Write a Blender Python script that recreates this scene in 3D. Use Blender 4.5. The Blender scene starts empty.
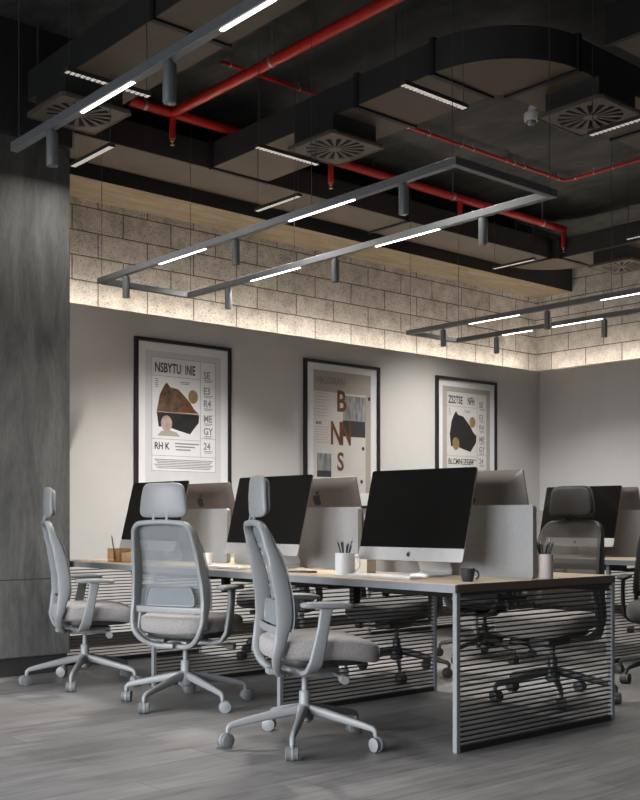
import bpy, bmesh, math, random
from mathutils import Vector, Matrix
random.seed(7)
PI = math.pi
R = math.radians
SC = bpy.context.scene
COL = SC.collection

# ------------------------------------------------------------------ materials
def new_mat(name):
    m = bpy.data.materials.new(name)
    m.use_nodes = True
    nt = m.node_tree
    return m, nt, nt.nodes['Principled BSDF']

def N(nt, kind, **kw):
    n = nt.nodes.new(kind)
    for k, v in kw.items():
        if k in n.inputs.keys():
            n.inputs[k].default_value = v
        else:
            setattr(n, k, v)
    return n

def rgba(c):
    return (c[0], c[1], c[2], 1.0)

def mat(name, col, rough=.5, metal=0.0, var=.0, scale=20.0, bump=0.0, spec=.5, stretch=None, sheen=0.0):
    """plain surface with a procedural mottling and optional bump"""
    m, nt, b = new_mat(name)
    b.inputs['Roughness'].default_value = rough
    b.inputs['Metallic'].default_value = metal
    b.inputs['Specular IOR Level'].default_value = spec
    if sheen:
        b.inputs['Sheen Weight'].default_value = sheen
    tc = N(nt, 'ShaderNodeTexCoord')
    mp = N(nt, 'ShaderNodeMapping')
    if stretch:
        mp.inputs['Scale'].default_value = stretch
    nt.links.new(tc.outputs['Object'], mp.inputs['Vector'])
    no = N(nt, 'ShaderNodeTexNoise', Scale=scale, Detail=5.0, Roughness=.6)
    nt.links.new(mp.outputs[0], no.inputs['Vector'])
    r = N(nt, 'ShaderNodeValToRGB')
    lo = [max(0, c * (1 - var)) for c in col]
    hi = [min(1, c * (1 + var)) for c in col]
    r.color_ramp.elements[0].position = .3
    r.color_ramp.elements[1].position = .7
    r.color_ramp.elements[0].color = rgba(lo)
    r.color_ramp.elements[1].color = rgba(hi)
    nt.links.new(no.outputs[0], r.inputs[0])
    nt.links.new(r.outputs[0], b.inputs['Base Color'])
    if bump:
        bp = N(nt, 'ShaderNodeBump', Strength=bump, Distance=.01)
        nt.links.new(no.outputs[0], bp.inputs['Height'])
        nt.links.new(bp.outputs[0], b.inputs['Normal'])
    return m

def emit(name, col, strength):
    m, nt, b = new_mat(name)
    b.inputs['Base Color'].default_value = rgba(col)
    b.inputs['Emission Color'].default_value = rgba(col)
    b.inputs['Emission Strength'].default_value = strength
    return m

def pos_uv(nt, u, v):
    g = N(nt, 'ShaderNodeNewGeometry')
    s = N(nt, 'ShaderNodeSeparateXYZ')
    c = N(nt, 'ShaderNodeCombineXYZ')
    nt.links.new(g.outputs['Position'], s.inputs[0])
    nt.links.new(s.outputs[u], c.inputs[0])
    nt.links.new(s.outputs[v], c.inputs[1])
    return g, c

def ramp(nt, src, stops):
    r = N(nt, 'ShaderNodeValToRGB')
    e = r.color_ramp.elements
    while len(e) < len(stops):
        e.new(.5)
    for k, (p, c) in enumerate(stops):
        e[k].position = p
        e[k].color = rgba(c) if len(c) == 3 else c
    nt.links.new(src, r.inputs[0])
    return r

def mixc(nt, mode, fac, a, b):
    n = nt.nodes.new('ShaderNodeMix')
    n.data_type = 'RGBA'
    n.blend_type = mode
    for key, v in ((0, fac), (6, a), (7, b)):
        if hasattr(v, 'is_linked') or hasattr(v, 'links'):
            nt.links.new(v, n.inputs[key])
        elif isinstance(v, (int, float)):
            n.inputs[key].default_value = v
        else:
            n.inputs[key].default_value = rgba(v)
    return n.outputs[2]

def block_mat(name, axis, shift):
    m, nt, b = new_mat(name)
    b.inputs['Roughness'].default_value = .95
    b.inputs['Specular IOR Level'].default_value = .2
    g, uv = pos_uv(nt, axis, 2)
    mp = N(nt, 'ShaderNodeMapping')
    mp.inputs['Location'].default_value = (shift, -2.775 + .202 * 20, 0)
    nt.links.new(uv.outputs[0], mp.inputs['Vector'])
    br = N(nt, 'ShaderNodeTexBrick', offset=.5, squash=1.0)
    br.inputs['Scale'].default_value = 1.0
    br.inputs['Mortar Size'].default_value = .006
    br.inputs['Mortar Smooth'].default_value = .3
    br.inputs['Brick Width'].default_value = .474
    br.inputs['Row Height'].default_value = .202
    br.inputs['Color1'].default_value = rgba((.66, .63, .60))
    br.inputs['Color2'].default_value = rgba((.54, .515, .49))
    br.inputs['Mortar'].default_value = rgba((.17, .15, .135))
    nt.links.new(mp.outputs[0], br.inputs['Vector'])
    no = N(nt, 'ShaderNodeTexNoise', Scale=7.0, Detail=8.0, Roughness=.7)
    nt.links.new(g.outputs['Position'], no.inputs['Vector'])
    r1 = ramp(nt, no.outputs[0], [(.3, (.62, .61, .60)), (.7, (1.14, 1.12, 1.10))])
    c1 = mixc(nt, 'MULTIPLY', 1.0, br.outputs['Color'], r1.outputs[0])
    n2 = N(nt, 'ShaderNodeTexNoise', Scale=75.0, Detail=3.0, Roughness=.6)
    nt.links.new(g.outputs['Position'], n2.inputs['Vector'])
    r2 = ramp(nt, n2.outputs[0], [(.34, (.36, .34, .32)), (.46, (1, 1, 1))])
    c2 = mixc(nt, 'MULTIPLY', .85, c1, r2.outputs[0])
    nt.links.new(c2, b.inputs['Base Color'])
    inv = N(nt, 'ShaderNodeMath', operation='SUBTRACT')
    inv.inputs[0].default_value = 1.0
    nt.links.new(br.outputs['Fac'], inv.inputs[1])
    ad = N(nt, 'ShaderNodeMath', operation='MULTIPLY_ADD')
    nt.links.new(r2.outputs[0], ad.inputs[0])
    ad.inputs[1].default_value = .35
    nt.links.new(inv.outputs[0], ad.inputs[2])
    bp = N(nt, 'ShaderNodeBump', Strength=.7, Distance=.012)
    nt.links.new(ad.outputs[0], bp.inputs['Height'])
    nt.links.new(bp.outputs[0], b.inputs['Normal'])
    return m

def floor_mat():
    m, nt, b = new_mat('grey_oak_planks')
    g, uv = pos_uv(nt, 0, 1)
    br = N(nt, 'ShaderNodeTexBrick', offset=.37, offset_frequency=3)
    br.inputs['Scale'].default_value = 1.0
    br.inputs['Mortar Size'].default_value = .0022
    br.inputs['Mortar Smooth'].default_value = .2
    br.inputs['Brick Width'].default_value = 1.35
    br.inputs['Row Height'].default_value = .19
    br.inputs['Color1'].default_value = rgba((.20, .194, .19))
    br.inputs['Color2'].default_value = rgba((.15, .145, .142))
    br.inputs['Mortar'].default_value = rgba((.09, .085, .08))
    nt.links.new(uv.outputs[0], br.inputs['Vector'])
    mp = N(nt, 'ShaderNodeMapping')
    mp.inputs['Scale'].default_value = (1.0, 13.0, 1.0)
    nt.links.new(uv.outputs[0], mp.inputs['Vector'])
    no = N(nt, 'ShaderNodeTexNoise', Scale=2.4, Detail=9.0, Roughness=.68, Distortion=.4)
    nt.links.new(mp.outputs[0], no.inputs['Vector'])
    r1 = ramp(nt, no.outputs[0], [(.30, (.42, .41, .40)), (.44, (.85, .85, .85)), (.55, (1.05, 1.05, 1.05)), (.72, (1.42, 1.42, 1.43))])
    c1 = mixc(nt, 'MULTIPLY', .9, br.outputs['Color'], r1.outputs[0])
    n3 = N(nt, 'ShaderNodeTexNoise', Scale=1.3, Detail=6.0)
    nt.links.new(uv.outputs[0], n3.inputs['Vector'])
    r3 = ramp(nt, n3.outputs[0], [(.3, (.86, .85, .84)), (.7, (1.08, 1.08, 1.08))])
    c2 = mixc(nt, 'MULTIPLY', 1.0, c1, r3.outputs[0])
    nt.links.new(c2, b.inputs['Base Color'])
    rr = ramp(nt, no.outputs[0], [(.3, (.42, .42, .42)), (.7, (.56, .56, .56))])
    nt.links.new(rr.outputs[0], b.inputs['Roughness'])
    b.inputs['Specular IOR Level'].default_value = .4
    inv = N(nt, 'ShaderNodeMath', operation='MULTIPLY_ADD')
    nt.links.new(br.outputs['Fac'], inv.inputs[0])
    inv.inputs[1].default_value = -1.0
    nt.links.new(no.outputs[0], inv.inputs[2])
    bp = N(nt, 'ShaderNodeBump', Strength=.22, Distance=.004)
    nt.links.new(inv.outputs[0], bp.inputs['Height'])
    nt.links.new(bp.outputs[0], b.inputs['Normal'])
    return m

def concrete_mat(name, lo, hi, rough=.8, streak=(1, 1, .35), joint_z=None):
    m, nt, b = new_mat(name)
    b.inputs['Roughness'].default_value = rough
    b.inputs['Specular IOR Level'].default_value = .3
    g = N(nt, 'ShaderNodeNewGeometry')
    mp = N(nt, 'ShaderNodeMapping')
    mp.inputs['Scale'].default_value = streak
    nt.links.new(g.outputs['Position'], mp.inputs['Vector'])
    no = N(nt, 'ShaderNodeTexNoise', Scale=2.6, Detail=9.0, Roughness=.65, Distortion=.5)
    nt.links.new(mp.outputs[0], no.inputs['Vector'])
    r = ramp(nt, no.outputs[0], [(.32, lo), (.68, hi)])
    n2 = N(nt, 'ShaderNodeTexNoise', Scale=26.0, Detail=4.0, Roughness=.6)
    nt.links.new(mp.outputs[0], n2.inputs['Vector'])
    r2 = ramp(nt, n2.outputs[0], [(.3, (.8, .8, .8)), (.6, (1.06, 1.06, 1.06))])
    c = mixc(nt, 'MULTIPLY', .8, r.outputs[0], r2.outputs[0])
    if joint_z is not None:
        s = N(nt, 'ShaderNodeSeparateXYZ')
        nt.links.new(g.outputs['Position'], s.inputs[0])
        out = None
        for z in joint_z:
            d = N(nt, 'ShaderNodeMath', operation='SUBTRACT')
            nt.links.new(s.outputs[2], d.inputs[0])
            d.inputs[1].default_value = z
            ab = N(nt, 'ShaderNodeMath', operation='ABSOLUTE')
            nt.links.new(d.outputs[0], ab.inputs[0])
            lt = N(nt, 'ShaderNodeMath', operation='LESS_THAN')
            nt.links.new(ab.outputs[0], lt.inputs[0])
            lt.inputs[1].default_value = .004
            c = mixc(nt, 'MIX', lt.outputs[0], c, [x * .55 for x in lo])
    nt.links.new(c, b.inputs['Base Color'])
    bp = N(nt, 'ShaderNodeBump', Strength=.25, Distance=.01)
    nt.links.new(n2.outputs[0], bp.inputs['Height'])
    nt.links.new(bp.outputs[0], b.inputs['Normal'])
    return m

def wood_mat(name, lo, hi, axis=1):
    m, nt, b = new_mat(name)
    b.inputs['Roughness'].default_value = .5
    g = N(nt, 'ShaderNodeNewGeometry')
    mp = N(nt, 'ShaderNodeMapping')
    sc = [22, 22, 22]
    sc[axis] = 1.4
    mp.inputs['Scale'].default_value = sc
    nt.links.new(g.outputs['Position'], mp.inputs['Vector'])
    no = N(nt, 'ShaderNodeTexNoise', Scale=1.6, Detail=7.0, Roughness=.6, Distortion=.6)
    nt.links.new(mp.outputs[0], no.inputs['Vector'])
    r = ramp(nt, no.outputs[0], [(.3, lo), (.7, hi)])
    nt.links.new(r.outputs[0], b.inputs['Base Color'])
    return m

def mesh_fabric(name, col, density=.6):
    """open weave: threads over see-through gaps"""
    m, nt, b = new_mat(name)
    b.inputs['Base Color'].default_value = rgba(col)
    b.inputs['Roughness'].default_value = .8
    tc = N(nt, 'ShaderNodeTexCoord')
    w1 = N(nt, 'ShaderNodeTexWave', wave_type='BANDS', bands_direction='Y')
    w1.inputs['Scale'].default_value = 70
    w2 = N(nt, 'ShaderNodeTexWave', wave_type='BANDS', bands_direction='Z')
    w2.inputs['Scale'].default_value = 70
    for w in (w1, w2):
        nt.links.new(tc.outputs['Object'], w.inputs['Vector'])
    mx = N(nt, 'ShaderNodeMath', operation='MAXIMUM')
    nt.links.new(w1.outputs['Fac'], mx.inputs[0])
    nt.links.new(w2.outputs['Fac'], mx.inputs[1])
    r = N(nt, 'ShaderNodeMapRange')
    r.inputs['From Min'].default_value = .3
    r.inputs['From Max'].default_value = 1.0
    r.inputs['To Min'].default_value = density - .2
    r.inputs['To Max'].default_value = density + .15
    nt.links.new(mx.outputs[0], r.inputs['Value'])
    tr = N(nt, 'ShaderNodeBsdfTransparent')
    ms = N(nt, 'ShaderNodeMixShader')
    nt.links.new(r.outputs['Result'], ms.inputs[0])
    nt.links.new(tr.outputs[0], ms.inputs[1])
    nt.links.new(b.outputs[0], ms.inputs[2])
    nt.links.new(ms.outputs[0], nt.nodes['Material Output'].inputs[0])
    return m

def pane_mat(name, tint=(1, 1, 1), ior=1.45):
    m, nt, b = new_mat(name)
    nt.nodes.remove(b)
    tr = N(nt, 'ShaderNodeBsdfTransparent')
    tr.inputs[0].default_value = rgba(tint)
    gl = N(nt, 'ShaderNodeBsdfGlossy', Roughness=.03)
    fr = N(nt, 'ShaderNodeFresnel', IOR=ior)
    ge = N(nt, 'ShaderNodeNewGeometry')
    iv = N(nt, 'ShaderNodeMath', operation='SUBTRACT')
    iv.inputs[0].default_value = 1.0
    nt.links.new(ge.outputs['Backfacing'], iv.inputs[1])
    mu = N(nt, 'ShaderNodeMath', operation='MULTIPLY')
    nt.links.new(fr.outputs[0], mu.inputs[0])
    nt.links.new(iv.outputs[0], mu.inputs[1])
    ms = N(nt, 'ShaderNodeMixShader')
    nt.links.new(mu.outputs[0], ms.inputs[0])
    nt.links.new(tr.outputs[0], ms.inputs[1])
    nt.links.new(gl.outputs[0], ms.inputs[2])
    nt.links.new(ms.outputs[0], nt.nodes['Material Output'].inputs[0])
    return m

M = {}
M['floor'] = floor_mat()
M['plaster'] = mat('warm_grey_plaster', (.66, .65, .63), .85, var=.04, scale=2.0, bump=.03)
M['block_back'] = block_mat('concrete_blocks_back', 0, .10)
M['block_right'] = block_mat('concrete_blocks_right', 1, .21)
M['column'] = concrete_mat('board_marked_concrete', (.055, .055, .053), (.125, .124, .118), .75, (3.2, 3.2, .6), [.63])
M['beam'] = concrete_mat('tan_beam_concrete', (.20, .155, .105), (.31, .25, .175), .85, (.8, 4, 4))
M['slab'] = concrete_mat('dark_slab_concrete', (.030, .031, .029), (.105, .107, .10), .8, (1.0, .5, 1))
M['dark_paint_shade'] = mat('black_paint_and_shade', (.018, .018, .018), .7, var=.2, scale=8)  # paint on the pier beam; painted-in shade on the ceiling beam
M['duct'] = mat('black_duct_sheet', (.034, .034, .033), .6, var=.15, scale=5, bump=.05)
M['duct_under'] = mat('brown_duct_underside', (.090, .067, .046), .6, var=.12, scale=5, bump=.04)
M['flange'] = mat('duct_flange_black', (.012, .012, .012), .6, var=.1)
M['diffuser'] = mat('diffuser_paint', (.12, .097, .075), .55, var=.08, scale=10)
M['void'] = mat('diffuser_void', (.01, .01, .01), .9)
M['red'] = mat('red_pipe_paint', (.60, .030, .022), .38, var=.12, scale=15)
M['brass'] = mat('brass', (.6, .42, .2), .35, metal=.9, var=.1)
M['zinc'] = mat('zinc_clamp', (.6, .58, .55), .4, metal=.7, var=.1)
M['lamp_metal'] = mat('grey_lamp_aluminium', (.18, .188, .195), .45, metal=.25, var=.06)
M['wire'] = mat('steel_wire', (.10, .10, .10), .5, metal=.5)
M['led'] = emit('lit_led_diffuser', (1.0, .97, .93), 7.0)
M['cove'] = emit('lit_cove_led', (1.0, .90, .77), 27.0)
M['lamp_dark'] = mat('dark_lamp_body', (.05, .05, .05), .5, var=.05)
M['louver'] = emit('lit_white_louver', (1.0, .95, .87), .28)
M['lens'] = mat('spot_lens', (.25, .25, .25), .2, metal=.5)
M['desk_wood'] = wood_mat('light_oak_top', (.34, .265, .185), (.46, .365, .265), 1)
M['desk_edge'] = mat('brown_edge_band', (.085, .058, .040), .5, var=.15, scale=30)
M['steel'] = mat('desk_grey_steel', (.20, .207, .214), .45, metal=.2, var=.05)
M['slat'] = mat('dark_slat_steel', (.018, .0175, .017), .5, metal=.3, var=.1)
M['felt'] = mat('grey_felt', (.27, .268, .262), .95, var=.14, scale=160, bump=.15)
M['frame_light'] = mat('pale_grey_nylon', (.200, .206, .206), .45, var=.03, scale=40, bump=.02)
M['frame_dark'] = mat('charcoal_nylon', (.022, .023, .023), .45, var=.05, scale=40, bump=.02)
M['wheel_grey'] = mat('grey_caster_tread', (.10, .105, .105), .6, var=.1)
M['wheel_black'] = mat('black_caster_tread', (.02, .02, .02), .6, var=.1)
M['seat_light'] = mat('warm_grey_fabric', (.235, .22, .21), .95, var=.2, scale=120, bump=.2, sheen=.2)
M['seat_dark'] = mat('dark_grey_fabric', (.19, .172, .158), .95, var=.2, scale=120, bump=.2, sheen=.2)
M['seat_black'] = mat('black_fabric', (.045, .042, .040), .95, var=.2, scale=120, bump=.2, sheen=.2)
M['pad_light'] = mat('pale_grey_fabric', (.255, .262, .263), .9, var=.08, scale=150, bump=.15)
M['pad_dark'] = mat('charcoal_fabric', (.065, .063, .060), .9, var=.15, scale=150, bump=.15)
M['mesh_light'] = mesh_fabric('pale_mesh', (.19, .205, .21), .74)
M['mesh_dark'] = mesh_fabric('dark_mesh', (.085, .080, .070), .80)
M['mesh_black'] = mesh_fabric('black_mesh', (.022, .022, .021), .85)
M['lumbar'] = mesh_fabric('lumbar_mesh', (.19, .21, .22), .75)
M['silver'] = mat('brushed_aluminium', (.62, .61, .59), .36, metal=.55, var=.03, scale=40)
M['alu_back'] = mat('warm_aluminium_back', (.19, .158, .135), .42, metal=.4, var=.03, scale=30)
M['screen'] = mat('black_screen_glass', (.007, .0065, .006), .09, spec=.6)
M['black'] = mat('matt_black', (.012, .012, .012), .5)
M['black_frame'] = mat('black_picture_frame', (.02, .018, .017), .45, var=.1)
M['mat_white'] = mat('white_mount_board', (.88, .885, .89), .9, var=.02, scale=30)
M['paper_grey'] = mat('grey_print_paper', (.70, .71, .725), .8, var=.03, scale=5)
M['paper_white'] = mat('white_print_paper', (.86, .865, .87), .8, var=.03, scale=5)
M['paper_tan'] = mat('tan_print_paper', (.46, .42, .37), .8, var=.06, scale=5)
M['paper_warm'] = mat('warm_print_paper', (.72, .70, .67), .8, var=.05, scale=4)
M['ink'] = mat('dark_ink', (.05, .05, .055), .8)
M['ink_mid'] = mat('mid_ink', (.27, .27, .28), .8, var=.1)
M['rust_ink'] = mat('rust_ink', (.17, .06, .024), .7, var=.25, scale=25)
M['gold_ink'] = mat('gold_ink', (.30, .20, .09), .6, var=.3, scale=25)
M['pink_ink'] = mat('pink_ink', (.52, .36, .33), .8, var=.3, scale=18)
M['rock'] = mat('black_rock_print', (.02, .02, .02), .7, var=.5, scale=20)
M['rock_brown'] = mat('brown_rock_print', (.13, .075, .045), .7, var=.75, scale=16)
M['photo_grey'] = mat('grey_photo_print', (.30, .31, .31), .7, var=.55, scale=10, stretch=(3, 1, .6))
M['pane'] = pane_mat('picture_glass', (1, 1, 1), 1.10)
M['window_pane'] = pane_mat('window_glass', (.95, .97, 1), 1.45)
M['mullion'] = mat('dark_window_metal', (.03, .03, .03), .5)
M['white_ceramic'] = mat('white_ceramic', (.72, .72, .72), .25, var=.02)
M['navy_ceramic'] = mat('dark_blue_ceramic', (.022, .027, .034), .3, var=.15, scale=30)
M['cream'] = mat('cream_card', (.60, .54, .46), .8, var=.05)
M['beige_box'] = mat('pale_pen_box', (.55, .48, .44), .7, var=.05)
M['pencil'] = mat('dark_pencil', (.03, .033, .035), .5)
M['amber'] = pane_mat('amber_acrylic', (.88, .80, .70), 1.2)
M['white_plastic'] = mat('white_plastic', (.80, .79, .78), .4)
M['key_gap'] = mat('keyboard_aluminium', (.58, .57, .55), .4, metal=.4)
M['base_black'] = mat('black_baseboard', (.022, .021, .02), .6)

# ------------------------------------------------------------------ geometry
class MB:
    def __init__(s):
        s.b = bmesh.new()

    def box(s, c, d, bev=0.0, rot=None, seg=2):
        r = bmesh.ops.create_cube(s.b, size=1.0)
        vs = r['verts']
        for v in vs:
            v.co = Vector((v.co.x * d[0], v.co.y * d[1], v.co.z * d[2]))
        if bev:
            es = list({e for v in vs for e in v.link_edges})
            rr = bmesh.ops.bevel(s.b, geom=es, offset=bev, segments=seg, profile=.6, affect='EDGES')
            vs = list({v for f in rr['faces'] for v in f.verts} | {v for v in vs if v.is_valid})
        mt = Matrix.Translation(Vector(c))
        if rot is not None:
            mt = mt @ (rot.to_4x4() if hasattr(rot, 'to_4x4') else rot)
        for v in vs:
            v.co = mt @ v.co
        return s

    def cyl(s, p0, p1, r0, r1=None, n=16, caps=True):
        r1 = r0 if r1 is None else r1
        p0, p1 = Vector(p0), Vector(p1)
        d = (p1 - p0).normalized()
        a = d.orthogonal().normalized()
        b = d.cross(a)
        ra, rb = [], []
        for k in range(n):
            t = 2 * PI * k / n
            o = a * math.cos(t) + b * math.sin(t)
            ra.append(s.b.verts.new(p0 + o * r0))
            rb.append(s.b.verts.new(p1 + o * r1))
        for k in range(n):
            s.b.faces.new((ra[k], ra[(k + 1) % n], rb[(k + 1) % n], rb[k]))
        if caps:
            s.b.faces.new(ra[::-1])
            s.b.faces.new(rb)
        return s

    def lathe(s, prof, c=(0, 0, 0), n=24, axis='z'):
        rings = []
        for (r, z) in prof:
            ring = []
            for k in range(n):
                t = 2 * PI * k / n
                x, y = r * math.cos(t), r * math.sin(t)
                p = (x, y, z) if axis == 'z' else ((x, z, y) if axis == 'y' else (z, x, y))
                ring.append(s.b.verts.new(Vector(p) + Vector(c)))
            rings.append(ring)
        for a, b in zip(rings, rings[1:]):
            for k in range(n):
                s.b.faces.new((a[k], a[(k + 1) % n], b[(k + 1) % n], b[k]))
        s.b.faces.new(rings[0][::-1])
        s.b.faces.new(rings[-1])
        return s

    def sweep(s, path, secs, closed=False, up=None, caps=True):
        """path: points; secs: one list of (u,v) or one per point; u along side, v along up"""
        P = [Vector(p) for p in path]
        n = len(P)
        rings = []
        prev = None
        for i in range(n):
            if closed:
                t = (P[(i + 1) % n] - P[i - 1]).normalized()
            else:
                t = (P[min(i + 1, n - 1)] - P[max(i - 1, 0)]).normalized()
            if up is not None:
                w = Vector(up) - t * t.dot(Vector(up))
            elif prev is None:
                w = t.orthogonal()
            else:
                w = prev - t * t.dot(prev)
            w.normalize()
            prev = w
            sd = t.cross(w)
            sec = secs[i] if isinstance(secs[0][0], (tuple, list)) else secs
            rings.append([s.b.verts.new(P[i] + sd * u + w * v) for (u, v) in sec])
        m = len(rings[0])
        pairs = list(zip(rings, rings[1:]))
        if closed:
            pairs.append((rings[-1], rings[0]))
        for a, b in pairs:
            for k in range(m):
                s.b.faces.new((a[k], a[(k + 1) % m], b[(k + 1) % m], b[k]))
        if not closed and caps:
            s.b.faces.new(rings[0][::-1])
            s.b.faces.new(rings[-1])
        return s

    def tube(s, path, r, n=10, closed=False):
        sec = [(r * math.cos(2 * PI * k / n), r * math.sin(2 * PI * k / n)) for k in range(n)]
        return s.sweep(path, sec, closed)

    def superell(s, c, h, e1=.4, e2=.45, nu=32, nv=14, fn=None):
        def sp(x, e):
            return math.copysign(abs(x) ** e, x)
        rings = []
        for j in range(1, nv):
            ph = -PI / 2 + PI * j / nv
            ring = []
            for k in range(nu):
                th = 2 * PI * k / nu
                p = Vector((h[0] * sp(math.cos(ph), e1) * sp(math.cos(th), e2),
                            h[1] * sp(math.cos(ph), e1) * sp(math.sin(th), e2),
                            h[2] * sp(math.sin(ph), e1)))
                if fn:
                    p = fn(p)
                ring.append(s.b.verts.new(p + Vector(c)))
            rings.append(ring)
        for a, b in zip(rings, rings[1:]):
            for k in range(nu):
                s.b.faces.new((a[k], a[(k + 1) % nu], b[(k + 1) % nu], b[k]))
        s.b.faces.new(rings[0][::-1])
        s.b.faces.new(rings[-1])
        return s

    def prism(s, pts, o, u, v, w, depth):
        """polygon pts (a,b) placed at o + a*u + b*v, extruded by depth along w"""
        o, u, v, w = Vector(o), Vector(u), Vector(v), Vector(w)
        A = [s.b.verts.new(o + u * a + v * b) for a, b in pts]
        B = [s.b.verts.new(o + u * a + v * b + w * depth) for a, b in pts]
        s.b.faces.new(A)
        s.b.faces.new(B[::-1])
        m = len(pts)
        for k in range(m):
            s.b.faces.new((A[k], B[k], B[(k + 1) % m], A[(k + 1) % m]))
        return s

    def text(s, body, size, mtx, extrude=.0006, stretch=1.0, bold=0.0):
        cu = bpy.data.curves.new('lettering', 'FONT')
        cu.body = body
        cu.size = size
        cu.extrude = extrude
        cu.offset = bold
        cu.resolution_u = 3
        ob = bpy.data.objects.new('lettering', cu)
        COL.objects.link(ob)
        dg = bpy.context.evaluated_depsgraph_get()
        me = bpy.data.meshes.new_from_object(ob.evaluated_get(dg))
        bpy.data.objects.remove(ob)
        bpy.data.curves.remove(cu)
        st = Matrix.Diagonal((stretch, 1, 1, 1))
        me.transform(mtx @ st)
        s.b.from_mesh(me)
        bpy.data.meshes.remove(me)
        return s

    def build(s, name, m, parent=None, smooth=None, loc=None, normals=True):
        if normals:
            bmesh.ops.recalc_face_normals(s.b, faces=s.b.faces[:])
        me = bpy.data.meshes.new(name)
        s.b.to_mesh(me)
        s.b.free()
        if smooth is not None:
            for p in me.polygons:
                p.use_smooth = True
            try:
                me.set_sharp_from_angle(angle=R(smooth))
            except Exception:
                pass
        for k in (m if isinstance(m, (list, tuple)) else [m]):
            me.materials.append(k)
        o = bpy.data.objects.new(name, me)
        COL.objects.link(o)
        if parent is not None:
            o.parent = parent
        if loc is not None:
            o.location = loc
        return o

def tag(o, label, cat, group=None, kind=None):
    if label:
        o['label'] = label
    if cat:
        o['category'] = cat
    if group:
        o['group'] = group
    if kind:
        o['kind'] = kind
    return o

def thing(name, label, cat, loc=(0, 0, 0), rz=0.0, group=None):
    o = bpy.data.objects.new(name, None)
    o.empty_display_size = .1
    COL.objects.link(o)
    o.location = loc
    o.rotation_euler = (0, 0, rz)
    return tag(o, label, cat, group)

def struct(name, mb, m, label=None):
    o = mb.build(name, m)
    o['kind'] = 'structure'
    if label:
        o['label'] = label
    return o

def copy_tree(o, parent=None):
    c = o.copy()
    COL.objects.link(c)
    c.parent = parent
    for ch in list(o.children):
        copy_tree(ch, c)
    return c

def place(o, x, y, z, rz, label=None, group=None):
    o.location = (x, y, z)
    o.rotation_euler = (0, 0, rz)
    if label:
        o['label'] = label
    if group:
        o['group'] = group
    return o

def rrect(w, h, r, n=5):
    """rounded rectangle outline centred on the origin"""
    out = []
    for cx, cy, a0 in ((w / 2 - r, h / 2 - r, 0), (-w / 2 + r, h / 2 - r, 90), (-w / 2 + r, -h / 2 + r, 180), (w / 2 - r, -h / 2 + r, 270)):
        for k in range(n + 1):
            a = R(a0 + 90 * k / n)
            out.append((cx + r * math.cos(a), cy + r * math.sin(a)))
    return out

# ------------------------------------------------------------------ room shell
YW, XW = 7.63, 10.04            # plaster faces of the back and right wall
XL, YF = -2.4, -2.6             # window walls on the left and behind the viewer
ZC = 4.25
struct('floor', MB().box(((XL + XW) / 2, (YF + YW) / 2 + .1, -.05), (XW - XL + .6, YW - YF + .8, .1)), M['floor'])
struct('ceiling', MB().box(((XL + XW) / 2 + .1, (YF + YW) / 2 + .1, ZC + .1), (XW - XL + .8, YW - YF + .8, .2)), M['slab'])
ZT = 2.700
struct('wall_back', MB().box(((2.0 + XW) / 2, YW + .16, ZT / 2), (XW - 2.0, .32, ZT)).box(((2.0 + XW) / 2, YW + .006, ZT + .0175), (XW - 2.0, .012, .035)), M['plaster'])
struct('wall_right', MB().box((XW + .16, (YF + YW + .32) / 2, ZT / 2), (.32, YW - YF + .32, ZT)).box((XW + .006, (YF + YW + .012) / 2, ZT + .0175), (.012, YW - YF + .012, .035)), M['plaster'])
struct('wall_back_upper', MB().box(((2.0 + XW + .36) / 2, YW + .26, (ZT + ZC) / 2), (XW - 2.0 + .36, .12, ZC - ZT)), M['block_back'])
struct('wall_right_upper', MB().box((XW + .26, (YF + YW + .20) / 2, (ZT + ZC) / 2), (.12, YW - YF + .20, ZC - ZT)), M['block_right'])
struct('wall_back_left', MB().box(((XL + 2.0) / 2, YW + .1, ZC / 2), (2.0 - XL, .2, ZC)), M['column'])
struct('concrete_pier', MB().box((2.70, (6.53 + YW) / 2, (.12 + 3.52) / 2), (1.52, YW - 6.53, 3.40), bev=.008), M['column'])
struct('baseboard_pier', MB().box((2.70, (6.545 + YW) / 2, .06), (1.49, YW - 6.545, .12)), M['base_black'])
struct('ceiling_beam_pier', MB().box((1.2, (6.48 + YW) / 2, (3.52 + ZC) / 2), (4.5, YW - 6.48, ZC - 3.52)), M['dark_paint_shade'])
struct('baseboard_back', MB().box(((3.46 + XW) / 2, YW - .008, .05), (XW - 3.46, .016, .10)), M['base_black'])
struct('baseboard_right', MB().box((XW - .008, (YF + YW - .02) / 2, .05), (.016, YW - YF - .02, .10)), M['base_black'])
struct('ceiling_beam', MB().box(((3.45 + XW) / 2 + .10, (7.32 + 7.83) / 2, (3.64 + ZC) / 2), (XW - 3.45 + .20, .51, ZC - 3.64)), [M['beam'], M['dark_paint_shade']])
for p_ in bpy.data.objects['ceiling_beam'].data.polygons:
    p_.material_index = 1 if p_.normal.y < -.7 or p_.normal.x > .7 else 0  # shade on the beam's front put into its colour

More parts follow.
